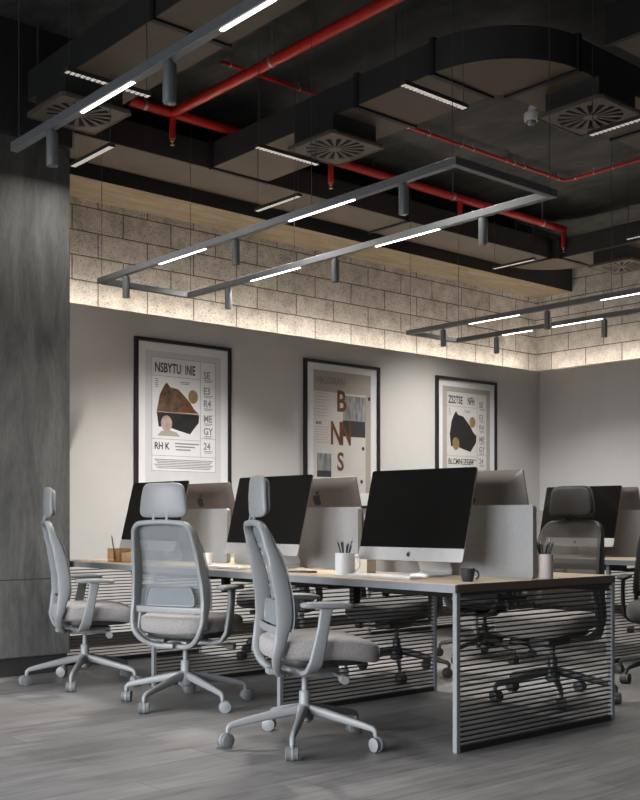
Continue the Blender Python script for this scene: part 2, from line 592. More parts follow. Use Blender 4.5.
# window walls
def window_wall(side, idx0, openings, z0, z1):
    """side 'left' runs along Y at X=XL, side 'front' runs along X at Y=YF"""
    lo, hi = (YF, YW) if side == 'left' else (XL - .2, XW)
    mb = MB()
    def blk(a, b, c, d):
        if b - a < .001:
            return
        if side == 'left':
            mb.box((XL - .1, (a + b) / 2, (c + d) / 2), (.2, b - a, d - c))
        else:
            mb.box(((a + b) / 2, YF - .1, (c + d) / 2), (b - a, .2, d - c))
    blk(lo, hi, 0, z0)
    blk(lo, hi, z1, ZC)
    cur = lo
    for a, b in openings:
        blk(cur, a, z0, z1)
        cur = b
    blk(cur, hi, z0, z1)
    struct('wall_' + side, mb, M['column'])
    for k, (a, b) in enumerate(openings):
        fr = MB()
        def bar(p, q, c, d, t=.06):
            if side == 'left':
                fr.box((XL - .05, (p + q) / 2, (c + d) / 2), (t, q - p, d - c))
            else:
                fr.box(((p + q) / 2, YF - .05, (c + d) / 2), (q - p, t, d - c))
        w = .05
        bar(a, a + w, z0, z1); bar(b - w, b, z0, z1)
        bar(a + w, b - w, z0, z0 + w); bar(a + w, b - w, z1 - w, z1)
        nm = max(1, int((b - a) / 1.1))
        for q in range(1, nm):
            x = a + (b - a) * q / nm
            bar(x - w / 2, x + w / 2, z0 + w, z1 - w)
        o = struct('window_%d' % (idx0 + k), fr, M['mullion'])
        pm = MB()
        if side == 'left':
            pm.box((XL - .05, (a + b) / 2, (z0 + z1) / 2), (.008, b - a - 2 * w, z1 - z0 - 2 * w))
        else:
            pm.box(((a + b) / 2, YF - .05, (z0 + z1) / 2), (b - a - 2 * w, .008, z1 - z0 - 2 * w))
        pm.build('window_pane', M['window_pane'], o)
        # daylight portal: only guides the sampling of the sky through this opening
        ld = bpy.data.lights.new('sky_portal', 'AREA')
        ld.shape = 'RECTANGLE'
        ld.size, ld.size_y = b - a, z1 - z0
        ld.cycles.is_portal = True
        lo_ = bpy.data.objects.new('sky_portal', ld)
        COL.objects.link(lo_)
        if side == 'left':
            lo_.location = (XL - .22, (a + b) / 2, (z0 + z1) / 2)
            lo_.rotation_euler = (R(90), 0, R(-90))
        else:
            lo_.location = ((a + b) / 2, YF - .22, (z0 + z1) / 2)
            lo_.rotation_euler = (R(90), 0, 0)

window_wall('left', 1, [(.6, 3.3), (3.7, 6.3)], .15, 2.6)
struct('wall_front', MB().box(((XL + XW) / 2, YF - .1, ZC / 2), (XW - XL + .4, .2, ZC)), M['column'])

# cove lights: lit strips lying in the gap between plaster and block wall
def cove(name, label, c, d):
    t = thing(name, label, 'light strip', (c[0], c[1], ZT))
    MB().box((0, 0, .004), (d[0], d[1], .008)).build('aluminium_channel', M['silver'], t)
    ax = 0 if d[0] > d[1] else 1
    dd = [.026, .026, .016]
    dd[ax] = d[ax] - .02
    MB().box((0, 0, .016), dd).build('led_strip', M['cove'], t)
cove('cove_light', 'warm LED strip glowing along the ledge above the three posters', ((3.47 + XW) / 2 - .02, YW + .042, 0), (XW - 3.47 - .06, .05))
cove('cove_light', 'warm LED strip glowing along the ledge of the bare right wall', (XW + .042, (0 + YW) / 2 + .03, 0), (.05, YW - .1))

# ------------------------------------------------------------------ bench desks
DX0, DX1, DY0, DP = 3.51, 4.72, 3.125, 1.228
DT = .74
def slat_screen(parent, xa, xb, y):
    t = .025
    MB().box(((xa + xb) / 2, y, .014), (xb - xa - 2 * t, .022, .028)).build('bottom_rail', M['slat'], parent)
    MB().box(((xa + xb) / 2, y, DT - .044), (xb - xa - 2 * t, .02, .014)).build('top_rail', M['slat'], parent)
    sl = MB()
    z = .045
    while z < DT - .058:
        sl.box(((xa + xb) / 2, y, z), (xb - xa - 2 * t + .004, .010, .0064))
        z += .0222
    s = sl.build('slat_panel', M['slat'], parent)
    for x in (xa + t / 2, xb - t / 2):
        MB().box((x, y, (DT - .035) / 2), (t, t, DT - .035), bev=.002, seg=1).build('leg', M['steel'], parent)

def bench(label, dx):
    t = thing('bench_desk', label, 'desk', (0, 0, 0), 0, 'bench desks')
    y1 = DY0 + 3 * DP
    ya, yb = DY0 - .015, y1 + .015
    top = MB()
    top.box(((DX0 + DX1) / 2 + dx, (ya + yb) / 2, DT - .0185), (DX1 - DX0, yb - ya, .037), bev=.002, seg=1)
    o = top.build('tabletop', [M['desk_wood'], M['desk_edge']], t)
    for p in o.data.polygons:
        if abs(p.normal.y) > .7 or p.normal.x > .7:
            p.material_index = 1
    MB().box((DX0 + dx - .006, (ya + yb) / 2, DT - .02), (.014, yb - ya, .034)).build('front_rail', M['steel'], t)
    MB().box((DX1 + dx - .03, (ya + yb) / 2, DT - .06), (.03, yb - ya - .04, .04)).build('back_rail', M['slat'], t)
    for k in range(4):
        y = DY0 + k * DP
        slat_screen(t, DX0 + dx, DX1 + dx, y)
        if 0 < k < 3:
            MB().box(((DX0 + DX1) / 2 + dx - .02, y + .04, DT - .11), (.05, .035, .15)).build('clamp_bracket', M['slat'], t)
    for k in range(3):
        y = DY0 + (k + .5) * DP
        MB().box(((DX0 + DX1) / 2 + dx, y, DT - .10), (.22, .9, .012)).box(((DX0 + DX1) / 2 + dx - .11, y, DT - .075), (.008, .9, .05)).build('cable_tray', M['slat'], t)
    return t
bench('long oak bench desk in front with grey steel frame and slatted end screens', 0)
bench('second long oak bench desk farther back by the right wall', 3.0)

def divider(x, y0, y1, label):
    t = thing('desk_divider', label, 'divider', (x, (y0 + y1) / 2, DT), 0, 'felt dividers on the bench desks')
    pts = rrect(y1 - y0, .355, .018, 4)
    MB().prism([(a, b + .1775) for a, b in pts], (-.014, 0, 0), (0, 1, 0), (0, 0, 1), (1, 0, 0), .028).build('felt_panel', M['felt'], t)
    return t
DL = ['pale grey felt divider right of the nearest monitor, beside the dark blue cup', 'grey felt divider behind the white pencil mug', 'grey felt divider behind the small white cup, leftmost on the front desk']
for k, (a, b) in enumerate(((3.155, 4.30), (4.373, 5.54), (5.617, 6.78))):
    divider(4.115, a, b, DL[k])
DL2 = ['tan lit felt divider on the far desk at the right edge of the photo', 'felt divider on the far desk behind the black monitor seen past the charcoal chair']
for k, (a, b) in enumerate(((3.155, 4.30), (4.373, 5.54))):
    divider(7.115, a, b, DL2[k])

# ------------------------------------------------------------------ monitors
def logo_shapes():
    """fruit outline with a bite, and its leaf; unit height about 1"""
    body = []
    ctrl = [(0, .30), (.12, .36), (.25, .37), (.36, .30), (.42, .22),
            (.33, .13), (.30, 0), (.34, -.11), (.45, -.19),
            (.38, -.36), (.27, -.48), (.15, -.50), (.03, -.46), (-.07, -.46), (-.19, -.50), (-.30, -.45),
            (-.42, -.26), (-.47, -.04), (-.44, .17), (-.33, .32), (-.20, .36), (-.09, .33)]
    leaf = [(.0, .42), (.02, .53), (.10, .63), (.21, .67), (.20, .56), (.13, .46)]
    return ctrl, leaf

def make_monitor(label):
    """screen looks along -X; origin on the desk under the panel's lower edge"""
    W, H, ch, zb, tl = .685, .472, .066, .08, R(14)
    t = thing('desktop_computer', label, 'computer', group='all-in-one computers on the bench desks')
    rot = Matrix.Rotation(tl, 4, 'Y')
    def fix(o):
        o.matrix_local = Matrix.Translation((0, 0, zb)) @ rot
        return o
    pts = rrect(W, H, .014, 5)
    # back shell: bulges from thin edges towards the middle
    mb = MB()
    rings = []
    for s_, x in ((1.0, 0), (1.0, .006), (.94, .016), (.84, .027), (.70, .035), (.50, .040), (.02, .042)):
        rings.append([mb.b.verts.new((x, a * s_, H / 2 + b * s_)) for a, b in pts])
    for p, q in zip(rings, rings[1:]):
        for k in range(len(pts)):
            mb.b.faces.new((p[k], p[(k + 1) % len(pts)], q[(k + 1) % len(pts)], q[k]))
    mb.b.faces.new(rings[0]); mb.b.faces.new(rings[-1])
    shell = fix(mb.build('back_shell', M['alu_back'], t, smooth=35))
    # glass covers all above the chin
    g = rrect(W - .004, H - ch - .002, .010, 4)
    fix(MB().prism([(a, b + ch + (H - ch) / 2) for a, b in g], (-.004, 0, 0), (0, 1, 0), (0, 0, 1), (1, 0, 0), .005).build('screen', M['screen'], t))
    c = rrect(W - .001, ch, .012, 4)
    chin = fix(MB().prism([(a, b + ch / 2) for a, b in c], (-.0045, 0, 0), (0, 1, 0), (0, 0, 1), (1, 0, 0), .005).build('chin', M['silver'], t))
    body, leaf = logo_shapes()
    mb = MB()
    for sh in (body, leaf):
        mb.prism([(-a * .026, b * .026 + ch / 2) for a, b in sh], (-.0052, 0, 0), (0, 1, 0), (0, 0, 1), (1, 0, 0), .001)
    mb.build('front_logo', M['black'], chin)
    mb = MB()
    for sh in (body, leaf):
        mb.prism([(a * .075, b * .075 + H * .735) for a, b in sh], (.036, 0, 0), (0, 1, 0), (0, 0, 1), (1, 0, 0), .0058)
    mb.build('back_logo', M['black'], shell)
    # one bent sheet: foot plate forward, neck leaning up to the back
    path = [(-.015, 0, .004), (.10, 0, .004), (.19, 0, .005), (.214, 0, .012), (.218, 0, .028), (.17, 0, .15), (.125, 0, .26)]
    sec = [(-.105, -.004), (.105, -.004), (.105, .004), (-.105, .004)]
    MB().sweep(path, sec, up=None if False else (0.0001, 0, 1)).build('stand', M['silver'], t)
    return t
mon = make_monitor('nearest black-screened silver computer, logo on its chin, by the dark blue cup')
place(mon, 3.80, 3.69, DT, R(3))
SPM = [
    (3.80, 4.885, 0, 'black-screened computer behind the headrest of the nearest pale chair'),
    (3.80, 6.12, 0, 'leftmost black-screened computer, partly behind the headrest of a pale chair'),
    (4.42, 6.20, 180, 'computer seen from its brown metal back, leftmost of the three with logos'),
    (4.42, 4.95, 180, 'computer seen from its brown metal back below the poster with big rust letters'),
    (4.42, 3.715, 180, 'computer seen from its brown metal back above the pale felt divider nearest the viewer'),
    (6.80, 4.84, 0, 'black-screened computer on the far desk behind the charcoal headrest'),
    (7.42, 4.95, 180, 'computer showing its brown back above the far desk divider, behind the black screen'),
    (7.42, 3.715, 180, 'computer showing its brown back on the far desk at the right photo edge'),
]
for x, y, a, lab in SPM:
    place(copy_tree(mon), x, y, DT, R(a), lab)

# keyboards, mouse, phone
def keyboard(x, y, rz, label):
    t = thing('keyboard', label, 'keyboard', (x, y, DT), rz, 'keyboards on the front desk')
    MB().box((0, 0, .005), (.115, .42, .010), bev=.003).build('keyboard_base', M['key_gap'], t)
    k = MB()
    for r_ in range(5):
        for c_ in range(14):
            k.box((-.042 + r_ * .021, -.19 + c_ * .0293, .0115), (.017, .025, .004))
    k.build('keys', M['white_plastic'], t)
keyboard(3.665, 3.715, R(3), 'slim white keyboard in front of the nearest computer')
keyboard(3.66, 5.02, R(-2), 'slim white keyboard behind the nearest pale chair')
t = thing('computer_mouse', 'white computer mouse beside the keyboard near the dark blue cup', 'mouse', (3.735, 3.55, DT))
MB().superell((0, 0, .013), (.028, .055, .014), .8, .8, 20, 8).build('mouse_shell', M['white_plastic'], t, smooth=60)
MB().cyl((-.004, .02, .026), (.004, .02, .026), .004, n=10).build('scroll_wheel', M['ink_mid'], t)
t = thing('phone', 'black phone lying flat left of the white pencil mug', 'phone', (3.69, 4.37, DT), R(12))
MB().prism(rrect(.075, .15, .012), (0, 0, 0), (1, 0, 0), (0, 1, 0), (0, 0, 1), .008).build('phone_body', M['black'], t)
MB().prism(rrect(.068, .143, .009), (0, 0, .008), (1, 0, 0), (0, 1, 0), (0, 0, 1), .0008).build('phone_screen', M['screen'], t)

def cup(name, label, cat, x, y, r, h, m, rz, handle=True, taper=1.0, z=DT):
    t = thing(name, label, cat, (x, y, z), rz)
    w = .005
    prof = [(r * taper * .93, 0), (r * taper, .004), (r * (.5 + .5 * taper), h * .5), (r, h), (r - w, h), (r * (.5 + .5 * taper) - w, h * .5), (r * taper - w, .008)]
    MB().lathe(prof, n=28).build('cup_body', m, t, smooth=40)
    if handle:
        path = []
        for k in range(13):
            a = R(-80 + 160 * k / 12)
            path.append((r * .92 + (h * .30) * math.cos(a) * .9, 0, h * .52 + h * .33 * math.sin(a)))
        MB().tube(path, .0045, 8).build('handle', m, t, smooth=60)
    return t
# white mug with pencils
MX, MY = 3.655, 3.995
cup('mug', 'tall white mug holding dark pencils on the front desk', 'mug', MX, MY, .050, .115, M['white_ceramic'], R(-52))
rnd = random.Random(3)
for k in range(8):
    a = k * 2 * PI / 8 + .3
    b = Vector((MX + .012 * math.cos(a + 2.6), MY + .012 * math.sin(a + 2.6), DT + .011))
    e = Vector((MX + .043 * math.cos(a), MY + .043 * math.sin(a), DT + .168 + rnd.random() * .030))
    t = thing('pencil', 'dark pencil standing in the tall white mug', 'pencil', b, 0, 'pencils in the white mug')
    e2 = e - b
    MB().cyl((0, 0, 0), e2 * .9, .0042, n=6).build('shaft', M['pencil'], t)
    MB().cyl(e2 * .9, e2, .0042, .0008, n=6).build('tip', M['ink_mid'], t)
t = thing('card_box', 'small cream card box right of the white pencil mug', 'box', (3.93, 4.13, DT), R(0))
MB().box((0, 0, .045), (.07, .09, .09), bev=.002).build('box_body', M['cream'], t)
MB().box((0, 0, .093), (.074, .094, .008), bev=.002).build('lid', M['cream'], t)
# dark blue cup near the corner
cup('coffee_cup', 'small dark blue coffee cup near the front corner of the desk', 'cup', 3.735, 3.245, .036, .060, M['navy_ceramic'], R(-50), taper=.72)
# small white cup
cup('paper_cup', 'small white cup right of the pale chair seen from behind', 'cup', 3.85, 5.475, .032, .075, M['white_ceramic'], 0, handle=False, taper=.85)
# pale pen box behind the divider
PX, PY = 4.195, 3.16
cup('pen_cup', 'pale round pen cup at the end of the nearest felt divider', 'pen cup', PX, PY, .042, .118, M['beige_box'], 0, handle=False)
for k in range(6):
    a = k * 2 * PI / 6 + .2
    b = Vector((PX + .018 * math.cos(a + 2), PY + .018 * math.sin(a + 2), DT + .008))
    e = Vector((PX + .045 * math.cos(a), PY + .045 * math.sin(a), DT + .172 + rnd.random() * .030)) - b
    t = thing('pencil', 'dark pencil standing in the pale round pen cup', 'pencil', b, 0, 'pencils in the pale pen cup')
    MB().cyl((0, 0, 0), e * .9, .0042, n=6).build('shaft', M['pencil'], t)
    MB().cyl(e * .9, e, .0042, .0008, n=6).build('tip', M['ink_mid'], t)
# amber desk tidy at the left end
t = thing('desk_organizer', 'amber see-through desk organizer at the far left end of the front desk', 'organizer', (3.69, 6.25, DT))
mb = MB()
for y in (-.115, -.04, .04, .115):
    mb.box((0, y, .045), (.075, .004, .09))
for x in (-.0375, .0375):
    mb.box((x, 0, .045), (.004, .23, .09))
mb.box((0, 0, .002), (.075, .23, .004))
mb.build('tray_body', M['amber'], t)
for k, (y, hh, mm) in enumerate(((.0, .075, 'cream'), (-.075, .06, 'white_plastic'))):
    t = thing('note_block', ('cream' if k == 0 else 'white') + ' note block standing in the amber desk organizer', 'note block', (3.69, 6.25 + y, DT + .004))
    mb = MB()
    for q in range(5):
        mb.box((-.024 + q * .012, 0, hh / 2), (.010, .05, hh - .004 * (q % 2)))
    mb.build('paper_sheets', M[mm], t)
t = thing('pencil', 'thin dark pencil leaning in the amber desk organizer', 'pencil', (3.69, 6.33, DT + .005))
MB().cyl((0, 0, 0), (.0, .045, .16), .004, n=6).build('shaft', M['pencil'], t)
MB().cyl((0, .045, .16), (0, .050, .178), .004, .0008, n=6).build('tip', M['ink_mid'], t)

# ------------------------------------------------------------------ office chairs
def smooth_interp(tab, z):
    tab = sorted(tab)
    if z <= tab[0][0]:
        return tab[0][1]
    for (a, va), (b, vb) in zip(tab, tab[1:]):
        if z <= b:
            u = (z - a) / (b - a)
            u = u * u * (3 - 2 * u) * .5 + u * .5
            return va + (vb - va) * u
    return tab[-1][1]
BX = [(1.02, -.242), (.93, -.214), (.85, -.187), (.76, -.165), (.68, -.152), (.59, -.148), (.50, -.165), (.42, -.182), (.37, -.170), (.33, -.130)]
BWd = [(.33, .205), (.42, .222), (.52, .226), (.62, .222), (.80, .205), (1.0, .178)]

def hoop_path():
    pts = []
    n = 14
    top, bot = 1.005, .335
    rt, rb = .065, .15
    # right side going up, top going left, left side down, bottom back
    zs = [bot + rb + (top - rt - bot - rb) * k / 16 for k in range(17)]
    for z in zs:
        pts.append((smooth_interp(BWd, z), z))
    wt = smooth_interp(BWd, top - rt)
    for k in range(1, 7):
        a = R(90 * k / 7)
        pts.append((wt - rt + rt * math.cos(a), top - rt + rt * math.sin(a)))
    half = [(wt - rt, top), ((wt - rt) * .5, top + .004), (0, top + .006)]
    left = []
    pts += half
    wb = smooth_interp(BWd, bot + rb)
    lower = []
    for k in range(0, 8):
        a = R(-90 + 90 * k / 8)
        lower.append((wb - rb * 1.0 + rb * math.cos(a), bot + rb + rb * math.sin(a)))
    low = [(0, bot), ((wb - rb) * .5, bot)] + lower
    full = low[1:] + pts            # right half bottom to top centre
    mirror = [(-y, z) for (y, z) in reversed(full[:-1])]
    loop = full + mirror + [(0, bot)]
    return [(smooth_interp(BX, z), y, z) for (y, z) in loop]

def make_chair(label, fr, pad, seat, mesh, lumb, wheel, phase, name='office_chair'):
    t = thing(name, label, 'chair', group='office chairs at the bench desks')
    # back hoop
    loop = hoop_path()
    secs = []
    for (x, y, z) in loop:
        k = max(0.0, min(1.0, (z - .36) / .25)) * max(0.0, min(1.0, (1.02 - z) / .25))
        d = .017 + .020 * k
        sec = [(.014 * math.copysign(abs(math.cos(q)) ** .6, math.cos(q)), d * math.copysign(abs(math.sin(q)) ** .6, math.sin(q))) for q in [2 * PI * j / 12 for j in range(12)]]
        secs.append(sec)
    MB().sweep(loop, secs, closed=True, up=(1, 0, 0)).build('back_frame', fr, t, smooth=50)
    # crossbar
    zb = .535
    wb = smooth_interp(BWd, zb)
    xb = smooth_interp(BX, zb)
    sec = [(a, b) for a, b in rrect(.012, .036, .005, 3)]
    MB().sweep([(xb - .028 * (1 - (y / wb) ** 2) * .6, y, zb) for y in [(-1 + 2 * k / 10) * (wb - .005) for k in range(11)]], [(b, a) for a, b in sec], up=(1, 0, 0)).build('crossbar', fr, t, smooth=40)
    # mesh panel
    mb = MB()
    grid = []
    for j in range(15):
        z = zb + (1.008 - zb) * j / 14
        w = smooth_interp(BWd, z) + .017
        if z > .94:
            w += -.075 + math.sqrt(max(0, .075 ** 2 - (z - .94) ** 2))
        x = smooth_interp(BX, z) + .044 * max(.50, min(1, (1.06 - z) / .2))
        grid.append([mb.b.verts.new((x - .018 * (1 - (u / 6) ** 2) * min(1, (1.01 - z) / .1), w * u / 6, z)) for u in range(-6, 7)])
    for a, b in zip(grid, grid[1:]):
        for k in range(12):
            mb.b.faces.new((a[k], a[k + 1], b[k + 1], b[k]))
    MB2 = mb.build('mesh_back', mesh, t, smooth=80)
    # lumbar support frame with its own pad
    z0, z1 = .56, .66
    xl = smooth_interp(BX, .61) - .002
    o = [(xl, a, .610 + b) for a, b in [(.155, -.045), (.155, -.01), (.135, .040), (.12, .048), (-.12, .048), (-.135, .040), (-.155, -.01), (-.155, -.045), (-.14, -.052), (.14, -.052)]]
    lf = MB().tube(o, .006, 6, closed=True).build('lumbar_frame', fr, t, smooth=60)
    MB().prism([(p[1], p[2]) for p in o], (xl - .002, 0, 0), (0, 1, 0), (0, 0, 1), (1, 0, 0), .004).build('lumbar_pad', lumb, lf)
    # headrest
    def bend(p):
        w = 1.0 - .10 * (p.z / .095)
        return Vector((p.x + 1.3 * p.y * p.y + .10 * (p.z + .02) ** 2 * 8 - .03 * p.z, p.y * w, p.z))
    MB().superell((-.243, 0, 1.128), (.012, .143, .094), .35, .45, 36, 14, bend).build('headrest_shell', fr, t, smooth=60)
    MB().superell((-.224, 0, 1.128), (.019, .132, .085), .45, .45, 36, 14, bend).build('headrest_pad', pad, t, smooth=60)
    for s_ in (-1, 1):
        MB().sweep([(-.240, s_ * .042, .995), (-.246, s_ * .042, 1.02), (-.240, s_ * .042, 1.06)], rrect(.016, .012, .004, 2), up=(1, 0, 0)).build('headrest_post', fr, t, smooth=40)
    # seat
    def droop(p):
        q = p.copy()
        if q.x > 0:
            q.z -= .038 * (q.x / .26) ** 2.2
        q.z += .010 * (abs(q.y) / .245) ** 2 - .004
        q.y *= 1.0 - .06 * max(0, -q.x / .26)
        return q
    MB().superell((.065, 0, .452), (.258, .245, .055), .42, .52, 44, 14, droop).build('seat_cushion', seat, t, smooth=70)
    MB().superell((.06, 0, .395), (.20, .20, .022), .3, .5, 32, 8).build('seat_pan', M['black'], t, smooth=50)
    # mechanism
    mb = MB()
    mb.box((.03, 0, .335), (.24, .13, .045), bev=.012)
    mb.box((-.10, 0, .340), (.16, .07, .028), bev=.01)
    mb.build('tilt_mechanism', fr, t, smooth=35)
    mb = MB()
    mb.cyl((.12, -.05, .328), (.12, -.235, .322), .007, n=10)
    mb.cyl((.12, -.20, .322), (.12, -.245, .320), .019, n=16)
    mb.build('adjust_knob', fr, t, smooth=40)
    # armrests
    for s_ in (-1, 1):
        arm = MB()
        path = [(-.04, s_ * .10, .355), (-.04, s_ * .20, .355), (-.034, s_ * .255, .368), (-.022, s_ * .283, .405), (-.006, s_ * .288, .48), (.010, s_ * .288, .56), (.026, s_ * .282, .648)]
        widths = [.030, .032, .036, .034, .031, .028, .032]
        arm.sweep(path, [rrect(.022, w * 2 * .92, .008, 3) for w in widths], up=(1, .0, .2))
        ao = arm.build('armrest_post', fr, t, smooth=45)
        MB().superell((.028, s_ * .275, .655), (.118, .043, .014), .5, .55, 32, 8,
                      lambda p: Vector((p.x, p.y * (1 - .12 * abs(p.x) / .12), p.z - .008 * max(0, p.x / .12) ** 2))).build('armrest_pad', fr, ao, smooth=60)
    # column and five-star base
    mb = MB()
    mb.cyl((0, 0, .235), (0, 0, .325), .014, n=16)
    mb.lathe([(.024, .135), (.027, .15), (.026, .24), (.022, .245)], n=20)
    mb.build('gas_lift', fr, t, smooth=40)
    MB().lathe([(.026, .10), (.040, .112), (.044, .14), (.040, .175), (.030, .185)], n=24).build('base_hub', fr, t, smooth=40)
    rnd = random.Random(int(phase * 10) + 5)
    for k in range(5):
        a = phase + k * 2 * PI / 5
        rot = Matrix.Rotation(a, 4, 'Z')
        path = [(.025, 0, .160), (.10, 0, .148), (.20, 0, .128), (.29, 0, .109), (.336, 0, .098), (.350, 0, .086), (.352, 0, .066)]
        dims = [(.046, .040), (.044, .036), (.038, .030), (.032, .024), (.028, .022), (.024, .022), (.020, .020)]
        lg = MB().sweep([rot @ Vector(p) for p in path], [rrect(h, w, min(w, h) * .35, 2) for (w, h) in dims], up=(0, 0, 1) if False else rot @ Vector((.3, 0, 1))).build('leg', fr, t, smooth=45)
        # twin-wheel caster
        ca = rnd.random() * 2 * PI
        cx, cy = .352 * math.cos(a), .352 * math.sin(a)
        tr = Matrix.Rotation(ca, 3, 'Z')
        mb = MB()
        for s_ in (-1, 1):
            o_ = tr @ Vector((.012, s_ * .013, 0))
            q0 = tr @ Vector((.012, s_ * .005, 0))
            q1 = tr @ Vector((.012, s_ * .026, 0))
            base = Vector((cx, cy, .0315))
            n0 = len(mb.b.faces)
            mb.cyl(base + q0, base + q1, .0315, .0315, n=20)
            mb.b.faces.ensure_lookup_table()
            for f in mb.b.faces[n0:n0 + 20]:
                f.material_index = 1
            q2 = tr @ Vector((.012, s_ * .029, 0))
            mb.cyl(base + q1, base + q2, .0285, .020, n=20)
        mb.cyl((cx, cy, .03), (cx, cy, .07), .009, n=10)
        hood = tr @ Vector((.012, 0, 0))
        mb.cyl(Vector((cx, cy, .0315)) + hood + tr @ Vector((0, -.005, 0)), Vector((cx, cy, .0315)) + hood + tr @ Vector((0, .005, 0)), .034, n=20)
        mb.build('caster', [fr, wheel], lg, smooth=40)
    return t

L = (M['frame_light'], M['pad_light'], M['seat_light'], M['mesh_light'], M['lumbar'], M['wheel_grey'])
D = (M['frame_dark'], M['pad_dark'], M['seat_dark'], M['mesh_dark'], M['mesh_dark'], M['wheel_black'])
B = (M['frame_dark'], M['seat_black'], M['seat_black'], M['mesh_black'], M['mesh_black'], M['wheel_black'])
def chair(x, y, face, base, kind, label):
    c = make_chair(label, *kind, R(base - face))
    return place(c, x, y, 0, R(face))
chair(3.147, 3.711, -26, 5, L, 'nearest pale grey office chair, seen from its side in front of the slatted desk')
chair(3.325, 4.945, 23, -18, L, 'pale grey office chair seen from behind, middle of the three in front')
chair(3.275, 5.99, -22, 12, L, 'pale grey office chair beside the concrete pier, leftmost of all')
chair(4.99, 3.70, 186, 8, D, 'charcoal office chair facing the viewer behind the right end of the front desk')
chair(4.99, 4.95, 186, 12, B, 'dark office chair under the front desk behind the middle slatted screen')
chair(5.03, 6.18, 176, 30, B, 'dark office chair on the far side of the front desk, farthest left there')
chair(6.16, 3.66, 205, 20, B, 'black office chair cut off by the right edge of the photo')
chair(6.06, 5.10, 8, 40, B, 'dark office chair at the far desk, its base seen through the nearest slatted screen')

# ------------------------------------------------------------------ posters
def wall_mtx(x, z, y):
    return Matrix.Translation((x, y, z)) @ Matrix.Rotation(R(90), 4, 'X')

def poster(label, x0, x1, z1, z0, art):
    W_, H_ = x1 - x0, z1 - z0
    xc, zc = (x0 + x1) / 2, (z0 + z1) / 2
    t = thing('framed_poster', label, 'poster', (xc, YW, zc), 0, 'framed posters on the plaster wall')
    f = .028
    mb = MB()
    mb.box((-W_ / 2 + f / 2, -.0165, 0), (f, .033, H_))
    mb.box((W_ / 2 - f / 2, -.0165, 0), (f, .033, H_))
    mb.box((0, -.0165, H_ / 2 - f / 2), (W_ - 2 * f, .033, f))
    mb.box((0, -.0165, -H_ / 2 + f / 2), (W_ - 2 * f, .033, f))
    mb.build('poster_frame', M['black_frame'], t)
    MB().box((0, -.008, 0), (W_ - 2 * f + .002, .012, H_ - 2 * f + .002)).build('mount_board', M['mat_white'], t)
    MB().box((0, -.026, 0), (W_ - 2 * f + .002, .003, H_ - 2 * f + .002)).build('glass_pane', M['pane'], t)
    art(t, W_, H_)
    return t

YA = -.0142
def fl(t, name, m, x, z, w, h, lift=0, parent=None):
    """flat printed patch, x,z its centre"""
    return MB().box((x, YA - .0006 * lift, z), (w, .0006, h)).build(name, m, parent or t)
def poly(t, name, m, pts, lift=1, parent=None):
    return MB().prism(pts, (0, YA - .0006 * lift, 0), (1, 0, 0), (0, 0, 1), (0, 1, 0), .0006).build(name, m, parent or t)
def words(t, name, m, items, lift=2, parent=None):
    mb = MB()
    for (s_, x, z, size, st) in items:
        mb.text(s_, size, wall_mtx(x, z, YA - .0006 * lift), .0003, st, size * .022)
    return mb.build(name, m, parent or t)
def rule_lines(t, name, m, rects, lift=2, parent=None):
    mb = MB()
    for x, z, w, h in rects:
        mb.box((x, YA - .0006 * lift, z), (w, .0006, h))
    return mb.build(name, m, parent or t)

